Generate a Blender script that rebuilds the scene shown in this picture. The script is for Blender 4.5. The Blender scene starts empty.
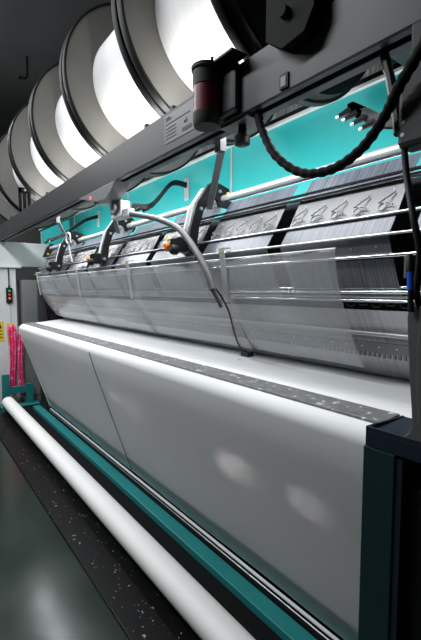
import bpy, math, random
from mathutils import Vector, Euler
random.seed(4)
C = bpy.context.scene.collection
H = 1.55                       # eye height; builder coordinates below are given relative to it

# ---------------------------------------------------------------- camera, world, lights, exposure
cam_d = bpy.data.cameras.new('camera'); cam = bpy.data.objects.new('camera', cam_d); C.objects.link(cam)
cam_d.sensor_fit = 'VERTICAL'; cam_d.sensor_height = 24; cam_d.lens = 15.0
cam_d.clip_start = .02
cam.location = (0, 0, H)
cam.rotation_euler = (math.radians(90 - 4.29), 0, math.radians(90 - 37.37))
bpy.context.scene.camera = cam

w = bpy.data.worlds.new('world'); bpy.context.scene.world = w; w.use_nodes = True
w.node_tree.nodes['Background'].inputs[0].default_value = (.8, .9, 1, 1)
w.node_tree.nodes['Background'].inputs[1].default_value = .15

Y_PATCH_LAMP = -3.15
def area(name, loc, rot, sx, sy, power, col=(1, 1, 1), spread=180):
    l = bpy.data.lights.new(name, 'AREA'); l.shape = 'RECTANGLE'; l.size = sx; l.size_y = sy
    l.energy = power; l.color = col; l.spread = math.radians(spread)
    o = bpy.data.objects.new(name, l); C.objects.link(o)
    o.location = (loc[0], loc[1], loc[2] + H); o.rotation_euler = [math.radians(a) for a in rot]
    return o
# strip under the rail shining down onto the cloth and back onto the teal panels
area('strip_light_down', (-2.9, 1.17, .712), (16, 0, 0), 4.6, .05, 32, (.95, .98, 1))
# strip on top of the rail shining up at the yarn beams
area('strip_light_up', (-2.85, 1.06, .850), (158, 0, 0), 3.1, .05, 14, (1, .99, .96), 150)
# strip added out of view to brighten the teal panels and beam undersides
area('strip_light_rear', (-2.9, 1.70, .455), (196, 0, 0), 4.8, .05, 18, (.95, .98, 1))
# ceiling lamps over the aisle
area('aisle_lamp_light', (-2.4, -.9, 2.55), (12, 0, 0), 1.6, .3, 80, (.93, .97, 1))
area('aisle_lamp_light', (-4.6, -.6, 2.55), (8, 0, 0), 1.6, .3, 85, (.93, .97, 1))
# narrow unseen lamps added to throw three bright patches on the cloth front
for wx, sx, wp in ((-2.48, .50, .06), (-1.33, .24, .017), (-.90, .18, .010)):
    area('window_light', (wx, Y_PATCH_LAMP, 1.35), (math.degrees(math.atan2(-(Y_PATCH_LAMP) + 1.14, 1.35 + .79)), 0, 0), sx, .07, wp, (1, .98, .95), 1.0)
# lamp beyond the machine's far end
area('far_lamp_light', (-6.6, .2, 2.55), (0, 0, 0), 1.2, .3, 75, (1, 1, 1))

vs = bpy.context.scene.view_settings
vs.view_transform = 'Standard'; vs.look = 'None'; vs.gamma = 1; vs.exposure = 0.0; vs.use_curve_mapping = False

# ---------------------------------------------------------------- materials
def mat(name, col, rough=.5, metal=0, noise=0, nscale=8, bump=0, bscale=60, alpha=1, emit=0, coat=0, trans=0, rvar=0, spec=.5):
    m = bpy.data.materials.new(name); m.use_nodes = True; nt = m.node_tree; b = nt.nodes['Principled BSDF']
    b.inputs['Base Color'].default_value = (*col, 1); b.inputs['Roughness'].default_value = rough
    b.inputs['Metallic'].default_value = metal; b.inputs['Alpha'].default_value = alpha
    b.inputs['Coat Weight'].default_value = coat; b.inputs['Transmission Weight'].default_value = trans
    b.inputs['Specular IOR Level'].default_value = spec
    if emit:
        b.inputs['Emission Color'].default_value = (*col, 1); b.inputs['Emission Strength'].default_value = emit
    tc = nt.nodes.new('ShaderNodeTexCoord')
    if noise or rvar:
        n = nt.nodes.new('ShaderNodeTexNoise'); n.inputs['Scale'].default_value = nscale; n.inputs['Detail'].default_value = 5
        nt.links.new(tc.outputs['Object'], n.inputs['Vector'])
        if noise:
            r = nt.nodes.new('ShaderNodeValToRGB')
            r.color_ramp.elements[0].position = .3; r.color_ramp.elements[1].position = .7
            r.color_ramp.elements[0].color = (*[max(0, c * (1 - noise)) for c in col], 1)
            r.color_ramp.elements[1].color = (*[min(1, c * (1 + noise)) for c in col], 1)
            nt.links.new(n.outputs['Fac'], r.inputs['Fac']); nt.links.new(r.outputs['Color'], b.inputs['Base Color'])
        if rvar:
            mr = nt.nodes.new('ShaderNodeMapRange'); mr.inputs[3].default_value = max(0, rough - rvar); mr.inputs[4].default_value = rough + rvar
            nt.links.new(n.outputs['Fac'], mr.inputs[0]); nt.links.new(mr.outputs[0], b.inputs['Roughness'])
    if bump:
        n2 = nt.nodes.new('ShaderNodeTexNoise'); n2.inputs['Scale'].default_value = bscale; n2.inputs['Detail'].default_value = 3
        nt.links.new(tc.outputs['Object'], n2.inputs['Vector'])
        bp = nt.nodes.new('ShaderNodeBump'); bp.inputs['Strength'].default_value = bump; bp.inputs['Distance'].default_value = .01
        nt.links.new(n2.outputs['Fac'], bp.inputs['Height']); nt.links.new(bp.outputs['Normal'], b.inputs['Normal'])
    return m

def thread_mat(name, c0, c1, scale=(260, 2, 2), rough=.35, metal=.3, pos=(.35, .62)):
    """fine threads running down a sheet: noise stretched along Y and Z"""
    m = bpy.data.materials.new(name); m.use_nodes = True; nt = m.node_tree; b = nt.nodes['Principled BSDF']
    tc = nt.nodes.new('ShaderNodeTexCoord'); mp = nt.nodes.new('ShaderNodeMapping'); mp.inputs['Scale'].default_value = scale
    n = nt.nodes.new('ShaderNodeTexNoise'); n.inputs['Scale'].default_value = 1; n.inputs['Detail'].default_value = 6; n.inputs['Roughness'].default_value = .7
    r = nt.nodes.new('ShaderNodeValToRGB'); r.color_ramp.elements[0].position = pos[0]; r.color_ramp.elements[1].position = pos[1]
    r.color_ramp.elements[0].color = (*c0, 1); r.color_ramp.elements[1].color = (*c1, 1)
    nt.links.new(tc.outputs['Object'], mp.inputs['Vector']); nt.links.new(mp.outputs[0], n.inputs['Vector'])
    nt.links.new(n.outputs['Fac'], r.inputs['Fac']); nt.links.new(r.outputs['Color'], b.inputs['Base Color'])
    b.inputs['Roughness'].default_value = rough; b.inputs['Metallic'].default_value = metal
    return m

def speck_mat(name, base, speck, scale, thr, rough=.5, metal=0, second=None, spec=.5):
    """base colour with scattered flecks"""
    m = bpy.data.materials.new(name); m.use_nodes = True; nt = m.node_tree; b = nt.nodes['Principled BSDF']
    tc = nt.nodes.new('ShaderNodeTexCoord'); n = nt.nodes.new('ShaderNodeTexNoise'); n.inputs['Scale'].default_value = scale
    n.inputs['Detail'].default_value = 4; n.inputs['Roughness'].default_value = .55
    r = nt.nodes.new('ShaderNodeValToRGB'); r.color_ramp.elements[0].position = thr; r.color_ramp.elements[1].position = thr + .03
    r.color_ramp.elements[0].color = (*base, 1); r.color_ramp.elements[1].color = (*speck, 1)
    if second:
        e = r.color_ramp.elements.new(thr - .3); e.color = (*second, 1)
    nt.links.new(tc.outputs['Object'], n.inputs['Vector']); nt.links.new(n.outputs['Fac'], r.inputs['Fac'])
    nt.links.new(r.outputs['Color'], b.inputs['Base Color']); b.inputs['Roughness'].default_value = rough; b.inputs['Metallic'].default_value = metal; b.inputs['Specular IOR Level'].default_value = spec
    return m

M = dict(
    floor=mat('floor_paint', (.005, .015, .010), .2, noise=.25, nscale=3, rvar=.08, bump=.03, bscale=9),
    ceiling=mat('ceiling_paint', (.15, .15, .155), .8, noise=.1, nscale=2),
    wall=mat('wall_paint', (.10, .10, .10), .8, noise=.1, nscale=2),
    rail=mat('rail_paint', (.030, .031, .033), .5, noise=.06, nscale=4),
    railslot=mat('slot_black', (.008, .008, .008), .6),
    raillip=mat('rail_aluminium', (.10, .10, .10), .4, .5),
    flange=mat('flange_aluminium', (.17, .163, .15), .5, .1, noise=.04, nscale=3),
    flange_rim=mat('flange_rim_dark', (.012, .012, .012), .6, spec=.2),
    yarn=thread_mat('wound_white_yarn', (.80, .80, .80), (.88, .88, .87), (120, 1, 1), .7, 0),
    black=mat('black_metal', (.008, .008, .009), .5, noise=.2, nscale=10, spec=.25),
    blacksoft=mat('black_rubber', (.004, .004, .004), .7, spec=.15),
    dark=mat('dark_machine', (.03, .03, .032), .6, noise=.2, nscale=5),
    teal=mat('teal_panel_paint', (.035, .50, .50), .32, noise=.05, nscale=2),
    tealbar=mat('teal_bar_paint', (.02, .22, .22), .4, noise=.08, nscale=5),
    tealdk=mat('dark_teal_paint', (.006, .026, .028), .45, noise=.15, nscale=4),
    navy=mat('navy_paint', (.012, .020, .034), .38, noise=.15, nscale=6),
    chrome=mat('chrome', (.82, .83, .84), .14, 1),
    steel=mat('brushed_steel', (.62, .63, .64), .3, .9),
    alu=mat('aluminium_tube', (.72, .73, .74), .35, .6),
    white=mat('white_paint', (.72, .73, .72), .45, noise=.03, nscale=5),
    lgrey=mat('light_grey_paint', (.50, .51, .52), .4, noise=.04, nscale=5),
    grey=mat('grey_paint', (.20, .205, .21), .45, noise=.05, nscale=5),
    plate=mat('guide_plate', (.10, .103, .11), .4, .2, noise=.12, nscale=5),
    plate2=mat('lower_guide_plate', (.28, .29, .33), .35, .2, noise=.2, nscale=6),
    platew=mat('plate_rivet', (.85, .86, .87), .3),
    threads=thread_mat('yarn_sheet_blue_grey', (.03, .037, .055), (.20, .215, .26)),
    threads_dark=thread_mat('yarn_sheet_dark', (.012, .014, .022), (.085, .092, .115)),  # same yarn, darkened in colour because this band faces the light
    threads_low=thread_mat('yarn_sheet_lower', (.08, .09, .12), (.42, .44, .50)),  # same yarn, paler in colour for light bounced off the cloth
    threads2=thread_mat('yarn_sheet_pale', (.45, .46, .48), (.78, .79, .81), (160, 2, 2), pos=(.2, .7)),  # lowest yarn, bounce from the cloth brightened into its colour
    cloth=mat('knitted_cloth', (.80, .81, .81), .75, noise=.02, nscale=3, bump=.12, bscale=300),
    clothedge=mat('cloth_edge', (.93, .93, .92), .6),
    seam=mat('seam_thread', (.10, .10, .10), .6),
    spreader=speck_mat('worn_spreader_bar', (.24, .24, .245), (.7, .7, .7), 38, .63, .4, .2, (.16, .16, .165)),
    roll=mat('wound_cloth_roll', (.90, .89, .87), .65, noise=.02, nscale=3),
    mat=speck_mat('black_oily_mat', (.0035, .0035, .004), (.30, .30, .30), 48, .665, .4, spec=.15),
    pan=mat('black_drip_pan', (.004, .0045, .005), .6, spec=.15),
    guard=mat('clear_guard_plastic', (.72, .74, .76), .12, alpha=.32, bump=.35, bscale=5),
    orange=mat('orange_plastic', (.9, .25, .02), .35), yellow=mat('yellow_plastic', (.85, .65, .03), .35),
    red=mat('red_plastic', (.75, .02, .02), .35), green=mat('green_plastic', (.02, .5, .15), .35),
    led=mat('red_lamp_lit', (1, .08, .05), .4, emit=2.5),
    redglass=mat('dark_red_lens', (.17, .010, .022), .45, coat=.1, noise=.1, nscale=14),
    cap=mat('beacon_grey', (.05, .05, .05), .6, spec=.2),
    mark=mat('printed_dark_marking', (.03, .03, .03), .6),
    pink=None,
    blue=mat('blue_plastic', (.02, .10, .62), .3),
    chute=mat('grey_moulded_plastic', (.10, .10, .10), .4),
    hose=mat('grey_flexible_arm', (.15, .15, .155), .4, .2),
)
M['pink'] = speck_mat('pink_film', (.95, .10, .30), (.98, .85, .88), 26, .60, .3, 0, (.85, .04, .22))

# ---------------------------------------------------------------- mesh helpers
class MB:
    def __init__(s): s.v = []; s.f = []
    def box(s, x0, x1, y0, y1, z0, z1):
        b = len(s.v)
        s.v += [(x, y, z) for x in (x0, x1) for y in (y0, y1) for z in (z0, z1)]
        s.f += [tuple(b + i for i in q) for q in ((0, 1, 3, 2), (4, 6, 7, 5), (0, 4, 5, 1), (2, 3, 7, 6), (0, 2, 6, 4), (1, 5, 7, 3))]
        return s
    def prism(s, poly, x0, x1):
        """closed (y,z) outline swept along X"""
        b = len(s.v); n = len(poly)
        s.v += [(x0, y, z) for y, z in poly] + [(x1, y, z) for y, z in poly]
        s.f += [tuple(b + i for i in range(n)), tuple(b + n + i for i in reversed(range(n)))]
        s.f += [(b + i, b + (i + 1) % n, b + n + (i + 1) % n, b + n + i)[::-1] for i in range(n)]
        return s
    def prism_y(s, poly, y0, y1):
        b = len(s.v); n = len(poly)
        s.v += [(x, y0, z) for x, z in poly] + [(x, y1, z) for x, z in poly]
        s.f += [tuple(b + i for i in range(n)), tuple(b + n + i for i in reversed(range(n)))]
        s.f += [(b + i, b + (i + 1) % n, b + n + (i + 1) % n, b + n + i)[::-1] for i in range(n)]
        return s
    def slab(s, x0, x1, a, c, t, nx=1):
        """panel between (y,z) points a and c, thickness t"""
        dy, dz = c[0] - a[0], c[1] - a[1]; L = math.hypot(dy, dz); ny, nz = -dz / L * t / 2, dy / L * t / 2
        return s.prism([(a[0] + ny, a[1] + nz), (c[0] + ny, c[1] + nz), (c[0] - ny, c[1] - nz), (a[0] - ny, a[1] - nz)], x0, x1)
    def tube(s, pts, r, n=12, ribs=None):
        pts = [Vector(p) for p in pts]; b = len(s.v); rings = []
        up = Vector((0, 0, 1)); prev = None
        for i, p in enumerate(pts):
            t = (pts[min(i + 1, len(pts) - 1)] - pts[max(i - 1, 0)]).normalized()
            if prev is None:
                a = t.cross(up);
                if a.length < .01: a = t.cross(Vector((1, 0, 0)))
                a.normalize()
            else:
                a = (prev - t * prev.dot(t)).normalized()
            prev = a; c = t.cross(a)
            rr = r[i] if isinstance(r, (list, tuple)) else r
            if ribs: rr *= ribs[i % len(ribs)]
            rings.append(len(s.v))
            s.v += [tuple(p + (a * math.cos(2 * math.pi * k / n) + c * math.sin(2 * math.pi * k / n)) * rr) for k in range(n)]
        for i in range(len(rings) - 1):
            A, B = rings[i], rings[i + 1]
            s.f += [(A + k, A + (k + 1) % n, B + (k + 1) % n, B + k) for k in range(n)]
        s.f += [tuple(rings[0] + k for k in reversed(range(n))), tuple(rings[-1] + k for k in range(n))]
        return s
    def lathe(s, prof, center, axis='x', n=64, cap=True):
        """prof: list of (t, r) along axis"""
        rings = []
        for t, r in prof:
            rings.append(len(s.v))
            for k in range(n):
                a = 2 * math.pi * k / n; ca, sa = r * math.cos(a), r * math.sin(a)
                if axis == 'x': s.v.append((center[0] + t, center[1] + ca, center[2] + sa))
                elif axis == 'y': s.v.append((center[0] - ca, center[1] + t, center[2] + sa))
                else: s.v.append((center[0] + ca, center[1] + sa, center[2] + t))
        for i in range(len(rings) - 1):
            A, B = rings[i], rings[i + 1]
            s.f += [(A + k, A + (k + 1) % n, B + (k + 1) % n, B + k)[::-1] for k in range(n)]
        if cap:
            s.f += [tuple(rings[0] + k for k in range(n)), tuple(rings[-1] + k for k in reversed(range(n)))]
        return s
    def mark(s): s.split = len(s.f); return s
    def build(s, name, m, parent=None, bevel=0, smooth=False, m2=None):
        me = bpy.data.meshes.new(name)
        if parent is not None:
            p = parent; off = Vector((0, 0, 0))
            while p is not None: off += p.location; p = p.parent
            par_off = off
            org = off
        else:
            xs = [v[0] for v in s.v]; ys = [v[1] for v in s.v]; zs = [v[2] for v in s.v]
            org = Vector(((min(xs) + max(xs)) / 2, (min(ys) + max(ys)) / 2, min(zs) + H))
        me.from_pydata([(x - org.x, y - org.y, z + H - org.z) for x, y, z in s.v], [], s.f)
        me.update()
        import bmesh
        bm = bmesh.new(); bm.from_mesh(me); bmesh.ops.recalc_face_normals(bm, faces=bm.faces[:]); bm.to_mesh(me); bm.free()
        me.materials.append(m)
        if m2 is not None:
            me.materials.append(m2)
            for q in me.polygons: q.material_index = 1 if q.index >= s.split else 0
        if smooth:
            for q in me.polygons: q.use_smooth = True
            me.set_sharp_from_angle(angle=math.radians(40))
        o = bpy.data.objects.new(name, me); C.objects.link(o)
        if parent is not None: o.parent = parent
        else: o.location = org
        if bevel:
            bv = o.modifiers.new('bevel', 'BEVEL'); bv.width = bevel; bv.segments = 2; bv.limit_method = 'ANGLE'
        return o
def tag(o, label, cat, group=None, kind=None):
    if label: o['label'] = label
    if cat: o['category'] = cat
    if group: o['group'] = group
    if kind: o['kind'] = kind
    return o
def thing(name, loc, label, cat, group=None):
    o = bpy.data.objects.new(name, None); C.objects.link(o); o.empty_display_size = .05
    o.location = (loc[0], loc[1], loc[2] + H); return tag(o, label, cat, group)
def copy_tree(o, parent=None):
    c = o.copy(); C.objects.link(c)
    if parent is not None: c.parent = parent
    for ch in [k for k in bpy.data.objects if k.parent == o]: copy_tree(ch, c)
    return c
def smooth_path(pts, k=10):
    P = [Vector(p) for p in pts]; out = []
    for i in range(len(P) - 1):
        a = P[max(i - 1, 0)]; b = P[i]; c = P[i + 1]; d = P[min(i + 2, len(P) - 1)]
        for j in range(k):
            t = j / k
            out.append(.5 * ((2 * b) + (c - a) * t + (2 * a - 5 * b + 4 * c - d) * t * t + (3 * b - a - 3 * c + d) * t ** 3))
    return out + [P[-1]]
def struct(name, mb, m): o = mb.build(name, m); o['kind'] = 'structure'; return o
FL = -H

# ---------------------------------------------------------------- room shell
X0, X1, Y0, Y1, CE = -9.5, 3.0, -3.2, 4.2, 2.75
struct('floor', MB().box(X0, X1, Y0, Y1, FL - .1, FL), M['floor'])
struct('ceiling', MB().box(X0, X1, Y0, Y1, CE, CE + .1), M['ceiling'])
struct('wall_left', MB().box(X0 - .1, X0, Y0, Y1, FL, CE), M['wall'])
struct('wall_right', MB().box(X1, X1 + .1, Y0, Y1, FL, CE), M['wall'])
struct('wall_front', MB().box(X0, X1, Y0 - .1, Y0, FL, CE), M['wall'])
struct('wall_back', MB().box(X0, X1, Y1, Y1 + .1, FL, CE), M['wall'])

for k, (wx, sx) in enumerate(((-2.48, .50), (-1.33, .24), (-.90, .18))):  # grey blocks added on the wall behind the unseen patch lamps
    struct('window_%d' % (k + 1), MB().box(wx - sx / 2 - .03, wx + sx / 2 + .03, Y0, Y0 + .02, 1.26, 1.44), M['lgrey'])
# ceiling lamps over the aisle (their housings; the light is set at the top)
for x, y, sx, lab in ((-2.4, -.9, .8, 'ceiling lamp over the near end of the aisle'), (-4.6, -.6, .8, 'ceiling lamp over the middle of the aisle'),
                      (-6.6, .2, .6, 'ceiling lamp beyond the far end of the machine')):
    t = thing('ceiling_lamp', (x, y, 2.6), lab, 'lamp')
    MB().box(x - sx - .03, x + sx + .03, y - .18, y + .18, 2.6, 2.66).build('housing', M['white'], t)
    for hx in (x - sx, x + sx - .04): MB().box(hx, hx + .04, y - .02, y + .02, 2.66, CE).build('hanger', M['dark'], t)
t = thing('ceiling_hook', (-5.25, 1.28, 2.5), 'small dark hanger rod with hooked end on the ceiling', 'hook')
MB().tube([(-5.25, 1.28, CE), (-5.25, 1.28, 2.56)], .012).build('rod', M['black'], t, smooth=True)
MB().tube(smooth_path([(-5.25, 1.28, 2.57), (-5.25, 1.27, 2.52), (-5.25, 1.24, 2.49), (-5.25, 1.20, 2.50), (-5.25, 1.19, 2.47)]), .014).build('hook', M['black'], t, smooth=True)

# ---------------------------------------------------------------- floor level: mat, pan, teal bar, rods
tag(MB().box(-6.6, -.63, .724, 1.145, FL, FL + .012).build('floor_mat', M['mat'], bevel=.004), 'long black rubber mat flecked with white lint beside the cloth roll', 'mat')
tag(MB().box(-5.62, -.51, 1.15, 1.252, FL, FL + .02).build('drip_tray', M['pan'], bevel=.003), 'flat black tray between the white roll and the teal bar', 'tray')
tag(MB().box(-5.45, -.51, 1.259, 1.346, FL, -1.50).build('floor_beam', M['tealbar'], bevel=.004), 'long teal painted bar lying on the floor below the cloth', 'beam')
t = thing('guide_rod_rack', (-2.4, 1.45, FL), 'bright steel rods in a black channel along the foot of the cloth', 'rods')
MB().box(-5.05, -.51, 1.350, 1.45, FL, -1.482).build('channel', M['black'], t)
MB().tube([(-5.05, 1.374, -1.462), (-.51, 1.374, -1.462)], .0085, 12).build('rod', M['platew'], t, smooth=True)
MB().tube([(-5.05, 1.358, -1.475), (-.51, 1.358, -1.475)], .004, 10).build('rod', M['steel'], t, smooth=True)

# floor cloth roll
t = thing('cloth_roll', (-3.07, .978, -1.485), 'long white cloth roll lying low over the black floor mat', 'cloth roll')
MB().lathe([(-2.43, .055), (-2.425, .068), (-2.41, .072), (2.41, .072), (2.425, .068), (2.43, .055)], (-3.07, .978, -1.413), n=48).build('cloth', M['roll'], t, smooth=True)
MB().lathe([(-2.46, .02), (2.44, .02)], (-3.07, .978, -1.413), n=20).build('core_tube', M['steel'], t, smooth=True)
for x, lab in ((-5.525, 'small teal cradle carrying the far end of the floor roll'), (-.662, 'small teal cradle carrying the near end of the floor roll')):
    tag(MB().prism([(y - .062, z) for y, z in [(.97, FL + .012), (1.11, FL + .012), (1.09, -1.42), (1.065, -1.42), (1.055, -1.433), (1.04, -1.434), (1.025, -1.433), (1.015, -1.42), (.99, -1.42)]], x, x + .015).build('roll_cradle', M['tealbar']), lab, 'cradle')

# teal stand at the far end
t = thing('roll_stand', (-5.7, 1.15, FL), 'teal steel stand with two uprights behind the far end of the floor roll', 'stand')
MB().box(-5.74, -5.70, .955, 1.045, FL + .012, -1.10).build('upright', M['tealbar'], t, bevel=.004)
MB().box(-5.74, -5.70, 1.245, 1.33, FL + .012, -1.255).build('upright', M['tealbar'], t, bevel=.004)
MB().box(-5.735, -5.705, 1.045, 1.245, -1.37, -1.275).build('crossbar', M['tealbar'], t, bevel=.003)
MB().box(-5.78, -5.62, .93, 1.40, FL + .012, FL + .03).build('foot_plate', M['tealbar'], t, bevel=.003)
tag(MB().box(-5.44, -5.25, 1.42, 1.56, FL, -1.38).build('gear_box', M['tealdk'], bevel=.006), 'low dark teal box at the far foot of the cloth', 'box')

# ---------------------------------------------------------------- left end: white frame, cabinet, signs, film
t = thing('machine_end_frame', (-6.0, 1.15, FL), 'white painted frame post and header at the far end of the machine', 'frame')
MB().box(-6.10, -5.90, .95, 1.205, FL, .31).build('post', M['white'], t, bevel=.006)
MB().box(-6.10, -5.88, .90, 1.66, .315, .636).build('header', M['white'], t, bevel=.006)
MB().box(-6.12, -5.86, .90, 1.27, .295, .32).build('cap_plate', M['white'], t, bevel=.003)
MB().box(-5.903, -5.896, 1.12, 1.13, -.80, .29).build('cable_trim', M['lgrey'], t)
t = thing('button_box', (-5.88, 1.11, -.17), 'black pendant button box with green, red and orange buttons on the white post', 'switch box')
MB().box(-5.9, -5.86, 1.075, 1.15, -.17, .03).build('case', M['black'], t, bevel=.008)
MB().lathe([(0, .012), (.03, .010)], (-5.88, 1.112, .03), 'z', 12).build('gland', M['black'], t, smooth=True)
MB().tube([(-5.88, 1.112, .06), (-5.885, 1.112, .295)], .006).build('cable', M['blacksoft'], t, smooth=True)
for z, mm, l in ((-.015, 'green', 'green push button'), (-.065, 'red', 'red push button'), (-.115, 'orange', 'orange push button')):
    b = MB().lathe([(0, .017), (.012, .017), (.018, .010)], (-5.862, 1.112, z), 'x', 16).build('button', M[mm], t, smooth=True); b['label'] = l
def sign(y0, y1, z0, z1, x, lab):
    t = thing('warning_sign', (x, (y0 + y1) / 2, z0), lab, 'sign')
    m = MB().box(x, x + .004, y0, y1, z0, z1).mark(); dz = z1 - z0
    for k in range(3): m.box(x + .004, x + .0055, y0 + .012, y1 - .012, z0 + dz * (.18 + .16 * k), z0 + dz * (.22 + .16 * k))
    m.prism([(y0 + .02, z0 + dz * .65), (y1 - .02, z0 + dz * .65), ((y0 + y1) / 2, z0 + dz * .9)], x + .004, x + .0055)
    m.build('plate', M['yellow'], t, m2=M['mark'])
sign(1.07, 1.155, -.69, -.45, -5.8995, 'yellow warning sign on the white post above the pink film')
sign(.955, 1.03, -.68, -.42, -5.8995, 'yellow warning sign at the outer edge of the white post')
# pink films hung on a bar
def film(y0, y1, z0, z1, x, lab, ph):
    t = thing('plastic_film', (x, (y0 + y1) / 2, z0), lab, 'plastic film', 'pink films')
    n = 28; m = MB(); K = 14
    for j in range(K + 1):
        f = j / K; wd = .85 + .25 * math.sin(math.pi * min(1, f * 1.5 + .2)) * 1.0
        for i in range(n + 1):
            u = i / n; yc = (y0 + y1) / 2 + .012 * math.sin(f * 5 + ph)
            m.v.append((x + .018 * math.sin(u * 16 + ph + f * 2) + .02, yc + (u - .5) * (y1 - y0) * wd, z1 + (z0 - z1) * (f if j < K else 1 + .02 * math.sin(u * 20))))
    for j in range(K):
        for i in range(n):
            a = j * (n + 1) + i; m.f.append((a, a + 1, a + n + 2, a + n + 1))
    o = m.build('sheet', M['pink'], t, smooth=True); s = o.modifiers.new('solid', 'SOLIDIFY'); s.thickness = .004
    MB().tube([(x - .02, (y0 + y1) / 2, z1 - .004), (x + .06, (y0 + y1) / 2, z1 - .004)], .006).build('hanging_peg', M['steel'], t, smooth=True)
film(1.075, 1.165, -1.40, -.47, -5.88, 'pink plastic film hanging on the post, the wider one on the left', 0)
film(1.165, 1.245, -1.44, -.54, -5.80, 'narrow spangled pink plastic film hanging beside the wider film', 2)
t = thing('control_cabinet', (-6.0, 1.38, FL), 'grey control cabinet standing behind the white frame post', 'cabinet')
MB().box(-6.2, -5.82, 1.262, 1.46, FL, .135).build('body', M['grey'], t, bevel=.006)
MB().box(-5.822, -5.812, 1.275, 1.445, FL + .1, .11).build('door', M['grey'], t, bevel=.003)
MB().box(-5.815, -5.80, 1.29, 1.30, -.55, -.45).build('handle', M['steel'], t)
t = thing('bearing_plate', (-5.3, 1.5, FL), 'black machine end plate between grey cabinet and cloth', 'end plate')
MB().prism([(1.44, FL), (1.86, FL), (1.86, .25), (1.60, .30), (1.40, .24), (1.33, .05), (1.36, -.12), (1.40, -.43), (1.44, -.50)], -5.30, -5.14).build('plate', M['black'], t, bevel=.006)
MB().box(-5.14, -5.09, 1.42, 1.56, -.43, -.30).build('bearing_block', M['black'], t, bevel=.006)
for y, z in ((1.45, .12), (1.52, -.05), (1.5, -.2), (1.46, -.37)):
    MB().lathe([(0, .016), (.01, .016)], (-5.14, y, z), 'x', 12).build('bolt', M['steel'], t)

# ---------------------------------------------------------------- machine body (dark) behind the guide plates
t = thing('knitting_machine', (-2.7, 1.75, FL), 'dark machine body behind the yarn sheets', 'machine')
MB().box(-5.08, -.51, 1.64, 1.80, FL, .42).build('housing', M['dark'], t)
MB().box(-5.08, -.1, 1.44, 1.64, -.05, .20).build('guide_bar_carrier', M['black'], t)
MB().box(-5.08, -.1, 1.54, 1.64, .20, .42).build('cross_beam', M['black'], t)
t = thing('end_frame', (-.32, 1.4, FL), 'black machine frame behind the dark teal post at the near end', 'frame')
MB().box(-.508, -.15, 1.037, 1.84, FL, -.52).build('side_plate', M['black'], t, bevel=.005)
MB().box(-.30, -.24, 1.02, 1.036, FL + .02, -.55).build('cable_duct', M['navy'], t)

# teal back panels
edges = [-.56, -2.235, -3.9, -5.57, -7.24]
names = ['turquoise back panel nearest the camera, above the silver tube', 'turquoise back panel in the middle of the machine', 'turquoise back panel behind the far lever units', 'turquoise back panel at the far left end above the white header']
for i in range(4):
    a, b = edges[i], edges[i + 1]
    t = thing('back_panel', ((a + b) / 2, 1.9, .25), names[i], 'panel', 'turquoise back panels')
    MB().box(b + .008, a - .008, 1.90, 1.92, .30, 1.015).build('sheet', M['teal'], t, bevel=.002)
    MB().box(b - .007, b + .007, 1.893, 1.915, .30, 1.015).build('joint_strip', M['lgrey'], t)
    MB().box(b + .3, b + .34, 1.80, 1.90, .28, .36).build('foot_bracket', M['black'], t)
tag(MB().box(-.555, .6, 1.90, 1.92, .30, 1.015).build('back_panel', M['teal']), 'turquoise back panel beyond the joint at the right edge', 'panel', 'turquoise back panels')
t = thing('panel_top_rail', (-2.6, 1.89, 1.015), 'thin white and black rail along the top of the turquoise panels', 'rail')
MB().box(-7.3, .6, 1.875, 1.93, 1.017, 1.032).build('white_edge', M['white'], t)
MB().box(-7.3, .6, 1.88, 1.93, 1.033, 1.060).build('black_edge', M['black'], t)
# white yarn sheets running down behind
tag(MB().slab(-5.5, -.9, (1.99, .85), (2.1, 1.9), .004).build('yarn_sheet', thread_mat('white_yarn_fan', (.10, .10, .10), (.75, .75, .75), (90, 1, 1), .6, 0)), 'fan of white yarns coming down behind the turquoise panels', 'yarn', kind='stuff')

# ---------------------------------------------------------------- warp beams
BY, BZ, BR, YR = 1.39, 1.37, .55, .3685
bx = [-1.18, -1.83, -2.63, -3.43, -4.23, -5.03, -5.83]
blabel = ['big white yarn beam nearest the camera behind the red beacon', 'second white yarn beam from the camera', 'third white yarn beam from the camera',
          'fourth yarn beam from the camera', 'fifth yarn beam beside the slotted black stand', 'farthest yarn beam at the left edge']
def ringprof(x0, x1, r, hole=.05):
    return [(x0, hole), (x0, r - .012), (x0 + .004, r), (x1 - .004, r), (x1, r - .012), (x1, hole)]
for i in range(6):
    a, b = bx[i], bx[i + 1]
    t = thing('warp_beam', ((a + b) / 2, BY, BZ - BR), blabel[i], 'yarn beam', 'yarn beams above the rail')
    MB().lathe([(b + .05, YR), (a - .05, YR)], (0, BY, BZ), n=96).build('wound_yarn', M['yarn'], t, smooth=True)
    for q, (u0, u1) in enumerate(((b + .012, b + .048), (a - .048, a - .012))):
        f = MB().lathe([(u0, .06), (u0, BR - .015), (u1, BR - .015), (u1, .06)], (0, BY, BZ), n=96).build('flange', M['flange'], t, smooth=True)
        MB().lathe([(u0 - .003, BR - .014), (u0 - .003, BR - .002), (u0, BR), (u1, BR), (u1 + .003, BR - .002), (u1 + .003, BR - .014)], (0, BY, BZ), n=96, cap=False).build('rim', M['flange_rim'], f, smooth=True)
    MB().lathe([(b - .012, .055), (a + .012, .055)], (0, BY, BZ), n=24).build('shaft', M['black'], t, smooth=True)
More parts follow.
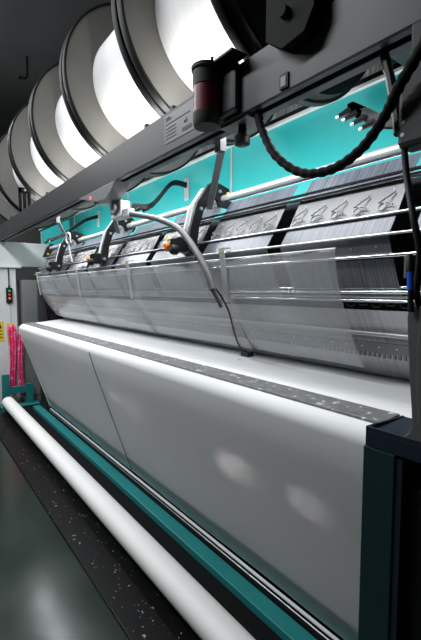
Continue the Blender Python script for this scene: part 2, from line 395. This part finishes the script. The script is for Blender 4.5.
# dark drive end of the beams
t = thing('beam_drive', (-1.0, BY, .86), 'black drive unit at the near end of the yarn beams', 'drive unit')
MB().lathe([(-1.165, .05), (-1.165, .53), (-1.14, .53), (-1.14, .22), (-.85, .22), (-.85, .05)], (0, BY, BZ), n=72).build('brake_disc', M['black'], t, smooth=True)  # near flange face and hub, coloured black as no light reaches them
MB().box(-.84, -.55, 1.12, 1.6, .86, 1.75).build('gear_housing', M['black'], t, bevel=.02)
MB().box(-1.02, -.86, 1.16, 1.32, .90, 1.60).build('side_housing', M['dark'], t, bevel=.02)
MB().box(-.92, -.5, 1.02, 1.12, .88, 1.30).build('motor', M['dark'], t, bevel=.03)
MB().box(-1.2, -.45, 1.11, 1.16, .816, .90).build('base', M['black'], t)
t = thing('beam_stand', (-4.66, 1.07, .816), 'black slotted stand on the overhead beam below the yarn beams near the far end', 'stand')
m = MB()
for y0 in (1.01, 1.055, 1.10): m.box(-4.69, -4.64, y0, y0 + .022, .816, 1.08)
m.box(-4.69, -4.64, 1.01, 1.122, .816, .85).box(-4.69, -4.64, 1.01, 1.122, 1.03, 1.08)
m.build('slotted_post', M['black'], t)
MB().lathe([(0, .014), (.01, .012)], (-4.64, 1.066, 1.055), 'x', 10).build('bolt', M['steel'], t)

# ---------------------------------------------------------------- overhead rail
t = thing('overhead_rail', (-2.8, 1.05, .655), 'long dark grey beam running overhead across the machine', 'rail')
MB().prism([(1.0, .637), (1.008, .637), (1.008, .803), (1.105, .803), (1.105, .815), (1.0, .815)], -6.6, .9).build('face_panel', M['rail'], t, bevel=.002)
MB().box(-6.6, .9, 1.009, 1.034, .637, .654).build('lower_strip', M['raillip'], t, bevel=.002)
MB().box(-6.6, .9, 1.035, 1.062, .654, .67).build('cable_slot', M['railslot'], t)
MB().box(-6.6, .9, 1.062, 1.098, .637, .657).build('lower_strip', M['raillip'], t, bevel=.002)
MB().box(-6.6, .9, 1.094, 1.105, .658, .802).build('rear_panel', M['rail'], t)
for x in (-5.06, -3.62, -1.85, -1.6):
    MB().box(x - .012, x + .012, 1.0, 1.03, .815, .831).build('bolt', M['black'], t)
MB().box(-.935, -.90, .994, 1.0, .645, .69).build('slot_cover', M['black'], t)
MB().box(-.928, -.907, .992, .994, .65, .68).build('slot_plate', M['grey'], t)
# strip light housings
t = thing('strip_light', (-2.9, 1.17, .735), 'slim strip light fixed behind the overhead beam over the cloth', 'lamp')
MB().box(-5.3, -.5, 1.125, 1.215, .745, .775).build('housing', M['white'], t)
MB().box(-5.1, -.7, 1.105, 1.125, .745, .775).build('mount', M['white'], t)
t = thing('strip_light', (-2.86, 1.06, .816), 'slim strip light lying on top of the overhead beam', 'lamp')
MB().box(-4.45, -1.27, 1.035, 1.085, .816, .831).build('housing', M['white'], t)

def text(s, size, loc, m, parent, extr=.0006):
    cu = bpy.data.curves.new('lettering', 'FONT'); cu.body = s; cu.size = size; cu.extrude = extr
    o = bpy.data.objects.new('lettering', cu); C.objects.link(o)
    dg = bpy.context.evaluated_depsgraph_get(); me = bpy.data.meshes.new_from_object(o.evaluated_get(dg))
    bpy.data.objects.remove(o); me.materials.clear(); me.materials.append(m)
    o = bpy.data.objects.new('lettering', me); C.objects.link(o); o.parent = parent
    off = parent.location
    o.location = (loc[0] - off.x, loc[1] - off.y, loc[2] + H - off.z); o.rotation_euler = (math.pi / 2, 0, 0)
    return o
t = thing('type_plate', (-1.53, 1.0, .66), 'faint printed type plate on the beam left of the red beacon', 'label plate')
MB().box(-1.66, -1.42, .998, 1.0, .675, .80).build('plate', mat('plate_print', (.11, .113, .115), .45), t)
text('STR -', .026, (-1.65, .997, .772), M['mark'], t)
m = MB().box(-1.65, -1.45, .9965, .998, .757, .760)
for k in range(4): m.box(-1.65, -1.56, .9965, .998, .738 - .015 * k, .741 - .015 * k)
m.build('rule_lines', M['mark'], t)
text('e5', .026, (-1.495, .997, .722), M['mark'], t)
MB().box(-1.51, -1.44, .9965, .998, .690, .706).build('logo_block', M['mark'], t, bevel=.003)

# beacon
bcx, bcy = -1.258, .942
t = thing('beacon_lamp', (bcx, bcy, .62), 'unlit beacon lamp with dark red band on the front of the beam', 'beacon lamp')
MB().lathe([(.615, .028), (.617, .048), (.627, .052), (.665, .052)], (bcx, bcy, 0), 'z', 36).build('base', M['cap'], t, smooth=True)
MB().lathe([(.665, .050), (.762, .050)], (bcx, bcy, 0), 'z', 36).build('red_lens', M['redglass'], t, smooth=True)
MB().lathe([(.762, .052), (.815, .052), (.820, .058), (.832, .058), (.836, .05), (.836, .01)], (bcx, bcy, 0), 'z', 36).build('cap', M['cap'], t, smooth=True)
MB().lathe([(.836, .006), (.856, .006)], (bcx + .035, bcy, 0), 'z', 10).build('screw', M['black'], t)
MB().box(bcx + .02, bcx + .13, .972, 1.0, .645, .822).build('mounting_arm', M['rail'], t, bevel=.015)
MB().box(bcx - .02, bcx + .16, .93, 1.0, .822, .832).build('top_bracket', M['black'], t, bevel=.002)

# dark clamp bracket over the rail at the right
t = thing('clamp_bracket', (-.85, .96, .73), 'black angular clamp hanging over the top of the beam', 'bracket')
MB().prism_y([(-.955, .785), (-.885, .735), (-.80, .745), (-.765, .80), (-.765, 1.05), (-.955, 1.05)], .95, .999).build('plate', M['blacksoft'], t, bevel=.002)
MB().box(-.94, -.78, .95, 1.06, 1.05, 1.08).build('top_plate', M['black'], t)
MB().box(-.94, -.78, 1.02, 1.06, .87, 1.05).build('rear_plate', M['black'], t)
MB().lathe([(0, .018), (-.02, .016)], (-.87, .95, .83), 'y', 20).build('bolt', M['blacksoft'], t, smooth=True)

# hanging cable loop
path = smooth_path([(-1.091, 1.05, .637), (-1.055, 1.02, .60), (-1.018, 1.0, .547), (-.937, .98, .439), (-.832, .98, .36), (-.722, .98, .341), (-.628, .98, .371), (-.561, .975, .431), (-.514, .96, .487), (-.453, .955, .56), (-.40, .96, .66), (-.35, .97, .80)], 14)
tag(MB().tube(path, .0125, 12, ribs=[1, 1, 1.16, 1.16]).build('corrugated_cable', M['blacksoft'], smooth=True), 'black corrugated cable hanging in a loop below the beam', 'cable')
# knob below rail
t = thing('star_knob', (-1.175, 1.05, .56), 'black star knob under the beam beside the cable end', 'knob')
MB().lathe([(.548, .02), (.553, .030), (.583, .030), (.588, .018), (.637, .014)], (-1.175, 1.05, 0), 'z', 20).build('knob', M['black'], t, smooth=True)
MB().box(-1.26, -1.10, 1.01, 1.09, .624, .637).build('mounting_plate', M['grey'], t)

# ---------------------------------------------------------------- silver tube
tag(MB().tube([(-5.15, 1.46, .512), (-.1, 1.46, .512)], .021, 24).build('support_tube', M['alu'], smooth=True), 'long silver tube running below the turquoise panels', 'tube')

# ---------------------------------------------------------------- guide sections
T, A, B_, Cc, D, E, G = (1.46, .49), (1.375, .377), (1.304, .257), (1.25, .178), (1.28, .110), (1.36, -.05), (1.565, -.352)
def lerp(a, b, t): return (a[0] + (b[0] - a[0]) * t, a[1] + (b[1] - a[1]) * t)
def make_section(x1):
    x0 = x1 - .47; xm = (x0 + x1) / 2
    t = thing('guide_plate_section', (xm, 1.36, -.34), 'x', 'guide plates', 'guide plate sections')
    MB().slab(x0, x1, lerp(T, A, .12), lerp(T, A, .95), .003).build('yarn_sheet', M['threads'], t)
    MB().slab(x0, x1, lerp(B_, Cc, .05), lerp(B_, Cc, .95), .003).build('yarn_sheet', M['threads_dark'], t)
    MB().slab(x0, x1, lerp(D, E, .04), lerp(D, E, .97), .003).build('yarn_sheet', M['threads_low'], t)
    MB().slab(x0 - .04, x1 + .04, lerp(E, G, .08), lerp(E, G, 1), .003).build('yarn_sheet', M['threads2'], t)
    # rivets: two staggered rows on the perforated plate, one on the lower plate
    m = MB().slab(x0, x1, A, B_, .004).mark(); m3 = MB().slab(x0, x1, Cc, D, .004).mark()
    def rivet(m, a, b, f, x, r=.0035):
        y, z = lerp(a, b, f); dy, dz = b[0] - a[0], b[1] - a[1]; L = math.hypot(dy, dz)
        n_ = Vector((0, dz / L, -dy / L));
        if n_.y > 0: n_ = -n_
        c = Vector((x, y, z)) + n_ * .002
        m.tube([c, c + n_ * .003], [r, r * .6], 8)
    for k in range(5):
        rivet(m, A, B_, .28, x0 + .05 + .095 * k); rivet(m, A, B_, .5, x0 + .02 + .095 * k, .0025)
        rivet(m3, Cc, D, .5, x0 + .04 + .095 * k, .003)
    m.build('perforated_plate', M['plate'], t, m2=M['platew']); m3.build('lower_plate', M['plate2'], t, m2=M['platew'])
    # wire hooks along the lower edge of the plate
    for k in range(5):
        m = MB(); xc = x0 + .05 + .095 * k; pts = []
        for j in range(15):
            a = j / 14 * 2 * math.pi * 1.25 + .3
            f = .80 - .12 * math.sin(a); y, z = lerp(A, B_, f)
            pts.append((xc + .020 * math.cos(a) - .0015 * j, y - .014 - .001 * j, z))
        y, z = lerp(A, B_, .35); pts.append((xc + .01, y - .008, z))
        m.tube(pts, .0026, 6).build('wire_hook', M['grey'], t, smooth=True)
    return t
sec0 = None
ordn = ['partly out of view at the right edge', 'between the two black gaps at the right edge', 'second from the right edge', 'third from the right, right of the clear bracket', 'just left of the nearest black lever unit',
        'fifth from the right, above the curved grey arm', 'sixth from the right, near the orange knob lever', 'seventh from the right edge', 'at the far left end']
for i in range(-1, 8):
    x1 = -.65 - .55 * i - .04
    if sec0 is None: sec0 = make_section(x1); s_ = sec0; base = x1
    else:
        s_ = copy_tree(sec0); s_.location.x += x1 - base
    s_['label'] = 'guide plate section ' + ordn[i + 1]

def longbar(name, pts_yz, r, m, lab, cat, x0=-5.1, x1=-.1):
    o = MB().tube([(x0, *pts_yz), (x1, *pts_yz)], r, 12).build(name, m, smooth=True); return tag(o, lab, cat)
longbar('guide_rod', (1.368, .383), .0085, M['chrome'], 'bright rod along the top edge of the perforated plates', 'rod')
tag(MB().box(-5.1, -.1, 1.345, 1.362, .395, .402).build('shade_strip', M['black']), 'thin black strip just above the topmost bright rod', 'strip')  # black strip put in for the dark gap below the silver tube
longbar('guide_rod', (1.294, .254), .006, M['steel'], 'thin bright rod along the bottom edge of the perforated plates', 'rod')
longbar('guide_rod', (1.240, .180), .0045, M['steel'], 'thin bright rod at the fold below the perforated plates', 'rod')
longbar('guide_rod', (1.270, .114), .006, M['chrome'], 'thin bright rod below the lower dotted plates', 'rod')
t = thing('chrome_rod_bundle', (-2.6, 1.34, -.045), 'bundle of four chrome rods across the yarn sheets', 'rods')
for y, z, r in ((1.335, .008, .0055), (1.325, -.008, .007), (1.335, -.024, .005), (1.340, -.038, .0055)):
    MB().tube([(-5.1, y, z), (-.1, y, z)], r, 12).build('rod', M['chrome'], t, smooth=True)
for k in range(16):
    xc = -.62 - .052 * k
    MB().tube([(xc + .018 * math.cos(a), 1.338, -.048 - .014 * abs(math.sin(a)) * (1 if k % 2 else .6)) for a in [j * math.pi / 10 for j in range(11)]], .0016, 6).build('wire_loop', M['dark'], t, smooth=True)
tag(MB().box(-5.0, -.1, 1.405, 1.425, -.175, -.160).build('needle_bar', M['alu'], bevel=.003), 'pale bar across the lower yarn sheets', 'bar')
t = thing('comb_bar', (-2.6, 1.44, -.26), 'perforated grey bar with comb teeth above the cloth edge', 'comb')
m = MB().box(-5.0, -.1, 1.425, 1.445, -.240, -.200); x = -.55
while x > -3.0:
    m.box(x - .005, x + .005, 1.424, 1.434, -.256, -.240); x -= .02
m.mark()
for k in range(30): m.tube([(-.6 - .07 * k, 1.426, -.218), (-.6 - .07 * k, 1.423, -.218)], .003, 8)
m.build('toothed_bar', M['grey'], t, m2=M['platew'])

# clear plastic guards
def guard(x1, x0, lab):
    t = thing('clear_guard', ((x0 + x1) / 2, 1.35, -.33), lab, 'plastic guard', 'clear plastic guards')
    prof = [(1.222, .145), (1.232, .06), (1.262, -.04), (1.32, -.15), (1.385, -.25), (1.43, -.305)]
    pts = smooth_path([(0, y, z) for y, z in prof], 5); n = 10; m = MB()
    for p in pts:
        for i in range(n + 1):
            u = i / n; m.v.append((x0 + (x1 - x0) * u, p.y + .006 * math.sin(u * 9 + p.z * 14), p.z))
    for j in range(len(pts) - 1):
        for i in range(n):
            a = j * (n + 1) + i; m.f.append((a, a + 1, a + n + 2, a + n + 1))
    o = m.build('sheet', M['guard'], t, smooth=True); s = o.modifiers.new('solid', 'SOLIDIFY'); s.thickness = .003
    MB().tube([(x0, 1.221, .147), (x1, 1.221, .147)], .003, 8).build('top_edge', M['platew'], t)
    MB().slab(x0 - .018, x0 + .018, (1.205, .20), (1.245, -.06), .006).build('bracket', M['lgrey'], t, bevel=.002)
    MB().slab(x0 - .018, x0 + .018, (1.205, .197), (1.25, .20), .006).build('bracket_tab', M['lgrey'], t)
    MB().box(x0 - .006, x0 + .008, 1.203, 1.212, .18, .192).build('yellow_dot', M['yellow'], t)
guard(-.87, -1.495, 'clear plastic guard nearest the camera, right of the first white bracket')
guard(-1.505, -2.515, 'clear plastic guard between the two white brackets, behind the curved arm')
guard(-2.525, -3.535, 'clear plastic guard left of the second white bracket')
guard(-3.545, -4.85, 'clear plastic guard at the far end of the machine')

# ---------------------------------------------------------------- lever stations
def make_station(x0):
    t = thing('lever_unit', (x0, 1.35, .16), 'x', 'lever', 'lever units on the silver tube')
    arc = [(1.50, .575), (1.41, .60), (1.36, .585), (1.275, .47), (1.235, .34), (1.215, .22), (1.25, .20), (1.275, .235), (1.29, .34), (1.32, .43), (1.385, .52), (1.42, .50), (1.43, .47), (1.50, .465), (1.52, .50)]
    MB().prism(arc, x0 - .012, x0 + .012).build('hook_plate', M['black'], t, bevel=.002)
    MB().prism([(y + .01, z - .01) for y, z in arc], x0 - .085, x0 - .075).build('inner_plate', M['white'], t, bevel=.001)
    for y, z in ((1.43, .55), (1.30, .44), (1.49, .545)):
        MB().lathe([(0, .010), (.008, .009)], (x0 + .012, y, z), 'x', 10).build('bolt', M['yellow'] if y > 1.45 else M['steel'], t, smooth=True)
    MB().tube([(x0 - .08, 1.24, .24), (x0 + .03, 1.24, .24)], .012).build('pivot_pin', M['steel'], t, smooth=True)
    MB().box(x0 - .11, x0 - .015, 1.175, 1.235, .205, .285).build('motor_box', M['black'], t, bevel=.008)
    k = MB().lathe([(0, .026), (-.02, .028), (-.035, .022)], (x0 - .04, 1.175, .215), 'y', 20).build('knob', M['black'], t, smooth=True)
    MB().lathe([(0, .012), (-.008, .012)], (x0 - .04, 1.14, .215), 'y', 14).build('knob_cap', M['dark'], k, smooth=True)
    MB().box(x0 - .20, x0 - .11, 1.20, 1.22, .22, .27).build('switch_bar', M['dark'], t, bevel=.004)
    MB().box(x0 - .155, x0 - .135, 1.185, 1.20, .275, .29).build('yellow_clip', M['yellow'], t, bevel=.003)
    MB().tube(smooth_path([(x0 - .05, 1.25, .25), (x0 - .06, 1.27, .36), (x0 - .055, 1.33, .46), (x0 - .04, 1.42, .50)]), .006, 8).build('spring_wire', M['steel'], t, smooth=True)
    # strap up to the rail
    a = Vector((x0 + .40, 1.13, .610)); b = Vector((x0 - .02, 1.38, .45)); d = (b - a).normalized(); n_ = d.cross(Vector((0, .4, 1))).normalized() * .017; h_ = d.cross(n_).normalized() * .004
    m = MB(); m.v = [tuple(p + sx * n_ + sy * h_) for p in (a, b) for sx in (-1, 1) for sy in (-1, 1)]
    m.f = [(0, 1, 3, 2), (4, 6, 7, 5), (0, 4, 5, 1), (2, 3, 7, 6), (0, 2, 6, 4), (1, 5, 7, 3)]
    st = m.build('strap', M['lgrey'], t)
    MB().tube([b + Vector((0, 0, 0)), b + Vector((.02, 0, 0))], .008, 10).build('strap_bolt', M['steel'], st)
    MB().box(a.x - .02, a.x + .02, 1.108, 1.14, .60, .66).build('strap_foot', M['grey'], t)
    return t
s0 = make_station(-1.80)
def ob(s, lab):
    o = MB().lathe([(0, .022), (-.018, .024), (-.026, .016)], (s.location.x - .16, 1.20, .245), 'y', 20).build('push_button', M['orange'], s, smooth=True); o['label'] = lab
st2 = copy_tree(s0); st2.location.x = -3.0
st3 = copy_tree(s0); st3.location.x = -4.14
s0['label'] = 'black lever unit nearest the camera, with pale strap and orange button'
st2['label'] = 'black lever unit with bright orange button, second from the camera'
st3['label'] = 'black lever unit below the white ring, third from the camera'
t = thing('tube_bracket', (-5.1, 1.46, .40), 'small black bracket holding the far end of the silver tube', 'bracket')
MB().prism([(1.36, .40), (1.56, .42), (1.52, .55), (1.46, .57), (1.41, .52)], -5.17, -5.14).build('plate', M['black'], t, bevel=.003)
MB().lathe([(0, .012), (.01, .010)], (-5.14, 1.42, .44), 'x', 10).build('bolt', M['yellow'], t, smooth=True)
ob(s0, 'orange push button'); ob(st2, 'orange push button')
# white ring lamp hanging
t = thing('ring', (-3.75, 1.22, .42), 'white round ring standing among the far levers', 'ring')
m = MB().tube([(-3.75 + .058 * math.cos(a), 1.22, .475 + .048 * math.sin(a)) for a in [j * 2 * math.pi / 30 for j in range(31)]], .007, 8)
m.build('hoop', M['white'], t, smooth=True)
MB().tube([(-3.75, 1.22, .43), (-3.75, 1.25, .26)], .008).build('stem', M['white'], t, smooth=True)

# ---------------------------------------------------------------- black curved arms on the teal panels
def panel_arm(pts, lab, fingers=4):
    t = thing('feeder_arm', (pts[0][0], 1.9, pts[0][2] - .06), lab, 'arm', 'black feeder arms on the turquoise panels')
    MB().box(pts[0][0] - .03, pts[0][0] + .03, 1.885, 1.90, pts[0][2] - .12, pts[0][2] + .06).build('mount_plate', M['lgrey'], t, bevel=.003)
    for dz in (-.09, .03): MB().lathe([(0, .007), (-.006, .007)], (pts[0][0], 1.885, pts[0][2] + dz), 'y', 10).build('bolt', M['steel'], t)
    p = smooth_path(pts, 8); m = MB(); hw, ht = .020, .014
    # flat curved bar
    for q in p: m.v += [(q.x - ht, q.y, q.z - hw), (q.x + ht, q.y, q.z - hw), (q.x + ht, q.y, q.z + hw), (q.x - ht, q.y, q.z + hw)]
    for i in range(len(p) - 1):
        a = 4 * i
        for k in range(4): m.f.append((a + k, a + (k + 1) % 4, a + 4 + (k + 1) % 4, a + 4 + k))
    m.f += [(3, 2, 1, 0), tuple(4 * (len(p) - 1) + k for k in range(4))]
    m.build('arm', M['black'], t, bevel=.003)
    e = p[-1]
    for k in range(fingers):
        q = p[-1 - 4 * k] if 4 * k < len(p) - 1 else e
        f = MB().tube([(q.x, q.y, q.z - .01), (q.x - .03, q.y - .03, q.z - .03)], [.014, .008], 8).build('finger', M['black'], t, smooth=True)
        MB().tube([(q.x - .03, q.y - .03, q.z - .03), (q.x - .037, q.y - .037, q.z - .035)], .005, 8).build('tip', M['platew'], f)
panel_arm([(-2.80, 1.888, .86), (-2.80, 1.75, .855), (-2.60, 1.50, .66), (-2.52, 1.38, .58), (-2.60, 1.29, .585)], 'black curved feeder arm on the middle turquoise panel above the curved grey arm')
panel_arm([(-4.70, 1.888, .88), (-4.65, 1.70, .80), (-4.62, 1.45, .62), (-4.80, 1.32, .56)], 'black curved feeder arm on the far turquoise panel')
panel_arm([(-.62, 1.888, .70), (-.58, 1.76, .68), (-.60, 1.58, .62), (-.70, 1.45, .588), (-.80, 1.40, .60), (-.88, 1.40, .655), (-.946, 1.40, .702)], 'black curved feeder arm behind the hanging cable at the right')

# ---------------------------------------------------------------- sensor housing and curved arm
t = thing('sensor_housing', (-2.52, 1.08, .53), 'dark grey wedge shaped sensor housing with a red light under the beam', 'sensor')
MB().prism_y([(-2.82, .630), (-2.66, .595), (-2.50, .56), (-2.36, .555), (-2.28, .59), (-2.22, .6365), (-2.82, .6365)], 1.0, 1.10).build('housing', M['grey'], t, bevel=.01)
MB().lathe([(0, .010), (-.008, .008)], (-2.60, 1.0, .60), 'y', 14).build('red_light', M['led'], t, smooth=True)
MB().box(-2.80, -2.66, 1.10, 1.16, .60, .637).build('rear_bracket', M['lgrey'], t)
t = thing('camera_arm', (-2.35, 1.12, .44), 'curved grey arm reaching from a white clamp down to the cloth edge', 'arm')
MB().box(-2.48, -2.33, 1.08, 1.15, .45, .556).build('clamp', M['white'], t, bevel=.010)
MB().lathe([(0, .03), (-.02, .03), (-.024, .02)], (-2.40, 1.08, .51), 'y', 20).build('clamp_screw', M['lgrey'], t, smooth=True)
MB().box(-2.35, -2.26, 1.095, 1.145, .445, .50).build('socket', M['white'], t, bevel=.010)
a_ = smooth_path([(-2.30, 1.12, .468), (-2.087, 1.12, .424), (-1.907, 1.12, .377), (-1.729, 1.12, .308), (-1.60, 1.12, .203), (-1.50, 1.12, .092), (-1.45, 1.12, .0)], 8)
MB().tube(a_, .0165, 16).build('curved_tube', M['hose'], t, smooth=True)
MB().tube(smooth_path([(-1.45, 1.12, .0), (-1.42, 1.12, -.035), (-1.389, 1.12, -.076)]), [.009 - .0001 * k for k in range(21)], 10).build('black_tip', M['black'], t, smooth=True)
MB().tube(smooth_path([(-1.47, 1.12, .04), (-1.45, 1.17, -.03), (-1.475, 1.24, -.11), (-1.54, 1.33, -.22), (-1.585, 1.41, -.305), (-1.615, 1.485, -.34)]), .0048, 10).build('thin_rod', M['dark'], t, smooth=True)
MB().box(-1.645, -1.585, 1.465, 1.51, -.372, -.335).build('sensor_foot', M['navy'], t, bevel=.006)
MB().box(-1.60, -1.57, 1.40, 1.43, -.3725, -.3705).build('red_marker', M['red'], t)  # red laser spot on the cloth, its light drawn as a red chip

# ---------------------------------------------------------------- the cloth
t = thing('cloth', (-2.8, 1.25, -1.42), 'wide white knitted cloth drawn over the front roller and hanging down', 'cloth')
prof = [(1.605, -.358), (1.45, -.370), (1.3, -.386), (1.16, -.396), (1.098, -.400)]
for k in range(1, 9):
    a = math.radians(90 + 11.9 * k); prof.append((1.098 + .052 * math.cos(a), -.452 + .052 * math.sin(a)))
prof += [lerp((1.046, -.475), (1.366, -1.42), f) for f in (.12, .3, .5, .7, .85, 1)]
n = 90; m = MB(); xa, xb = -5.04, -.53
for j, (y, z) in enumerate(prof):
    for i in range(n + 1):
        u = i / n; x = xa + (xb - xa) * u
        wv = .0025 * math.sin(x * 5 + z * 3) if j > 13 else 0
        m.v.append((x, y + wv, z))
for j in range(len(prof) - 1):
    for i in range(n):
        a = j * (n + 1) + i; m.f.append((a, a + 1, a + n + 2, a + n + 1))
o = m.build('cloth_sheet', M['cloth'], t, smooth=True); s = o.modifiers.new('solid', 'SOLIDIFY'); s.thickness = .004; s.offset = -1 if False else 1
fr = prof[5:]
MB().tube([(-5.042, y - .002, z) for y, z in prof[9:]], .006, 8).build('selvedge', M['clothedge'], t, smooth=True)
sx = -2.80
MB().tube([(sx, y - .007, z + .001) for y, z in prof[11:]], .0022, 6).build('seam', M['seam'], t)
t = thing('front_roller', (-2.8, 1.125, -.50), 'steel roller carrying the cloth at its front edge', 'roller')
MB().lathe([(-2.27, .044), (2.165, .044)], (-2.8, 1.098, -.452), n=32).build('roller', M['steel'], t, smooth=True)
MB().lathe([(-2.36, .015), (2.28, .015)], (-2.8, 1.098, -.452), n=16).build('axle', M['steel'], t, smooth=True)
MB().box(-5.14, -5.11, 1.07, 1.48, -.475, -.43).build('bearing', M['black'], t)
MB().box(-.529, -.512, 1.07, 1.13, -.475, -.43).build('bearing', M['black'], t)
o = MB().slab(-5.02, -.603, (1.092, -.392), (1.194, -.384), .010).build('spreader_bar', M['spreader'], bevel=.003)
tag(o, 'dark worn grey spreader bar lying along the white cloth', 'bar')

# ---------------------------------------------------------------- right foreground: post, tray, chute, marker
t = thing('machine_post', (-.56, 1.06, FL), 'dark teal steel post with a navy tray on top at the near end', 'post')
MB().box(-.606, -.515, 1.00, 1.035, FL, -.432).build('post', M['tealdk'], t, bevel=.003)
MB().box(-.514, -.497, 1.005, 1.035, FL, -.44).build('cable_cover', M['navy'], t)
tr = MB().box(-.600, -.30, 1.0, 1.03, -.430, -.388).box(-.600, -.30, 1.0, 1.008, -.388, -.375).box(-.592, -.30, 1.03, 1.2, -.3895, -.386)
tr.prism([(1.0, -.388), (1.2, -.3895), (1.2, -.384), (1.008, -.375), (1.0, -.375)], -.600, -.592)
tr.build('tray', M['navy'], t, bevel=.001)
t = thing('curved_chute', (-.47, 1.06, -.386), 'tall curved grey plastic piece standing in the navy tray', 'chute')
def chute_mesh():
    prof = [(-.500, -.045), (-.503, -.07), (-.499, -.13), (-.492, -.22), (-.484, -.30), (-.481, -.345), (-.488, -.366), (-.504, -.380), (-.500, -.3855), (-.478, -.3855), (-.40, -.3855), (-.385, -.30), (-.40, -.10), (-.42, -.02), (-.45, -.02)]
    return MB().prism_y(prof, 1.012, 1.05)
chute_mesh().build('shell', M['chute'], t, bevel=.008)
MB().prism_y([(-.470, -.04), (-.472, -.20), (-.462, -.33), (-.445, -.33), (-.452, -.20), (-.45, -.04)], 1.006, 1.013).build('rib', M['chute'], t, bevel=.002)
t = thing('marker_pen', (-.495, 1.0, -.05), 'blue and black marker held upright above the grey chute', 'marker pen')
MB().tube([(-.487, 1.0, -.055), (-.490, 1.0, .0)], .0075, 14).build('grip', M['black'], t, smooth=True)
MB().tube([(-.490, 1.0, .0), (-.4925, 1.0, .045)], .0085, 14).build('barrel', M['blue'], t, smooth=True)
MB().tube([(-.4925, 1.0, .045), (-.495, 1.0, .085), (-.495, 1.0, .090)], [.008, .008, .004], 14).build('cap', M['black'], t, smooth=True)
MB().box(-.508, -.503, .998, 1.002, .03, .085).build('clip', M['steel'], t)
t = thing('hanging_bracket', (-.5, 1.0, .34), 'dark bracket block hung under the beam at the right edge', 'bracket')
MB().box(-.535, -.40, .99, 1.06, .35, .53).build('block', M['dark'], t, bevel=.012)
MB().box(-.51, -.40, .995, 1.05, .52, .637).build('hanger', M['dark'], t, bevel=.006)
MB().tube([(-.610, 1.05, .635), (-.585, 1.04, .56), (-.55, 1.02, .44), (-.535, 1.0, .39)], .012, 8).build('stay', M['black'], t)
for z in (.38, .41): MB().lathe([(0, .005), (.003, .005)], (-.52, .989, z), 'y', 8).build('screw', M['platew'], t)
tag(MB().tube(smooth_path([(-.525, 1.01, .36), (-.510, 1.0, .28), (-.475, .97, .17), (-.462, .98, .09), (-.475, 1.0, .0), (-.475, 1.022, -.05)]), .008, 10).build('hanging_rod', M['black'], smooth=True), 'thin black rod hanging from the bracket down to the grey chute', 'rod')
t = thing('strip_light', (-2.9, 1.70, .42), 'slim strip light on the machine body behind the silver tube', 'lamp')  # housing of the added rear fill light
MB().box(-5.05, -.45, 1.665, 1.735, .42, .445).build('housing', M['white'], t)
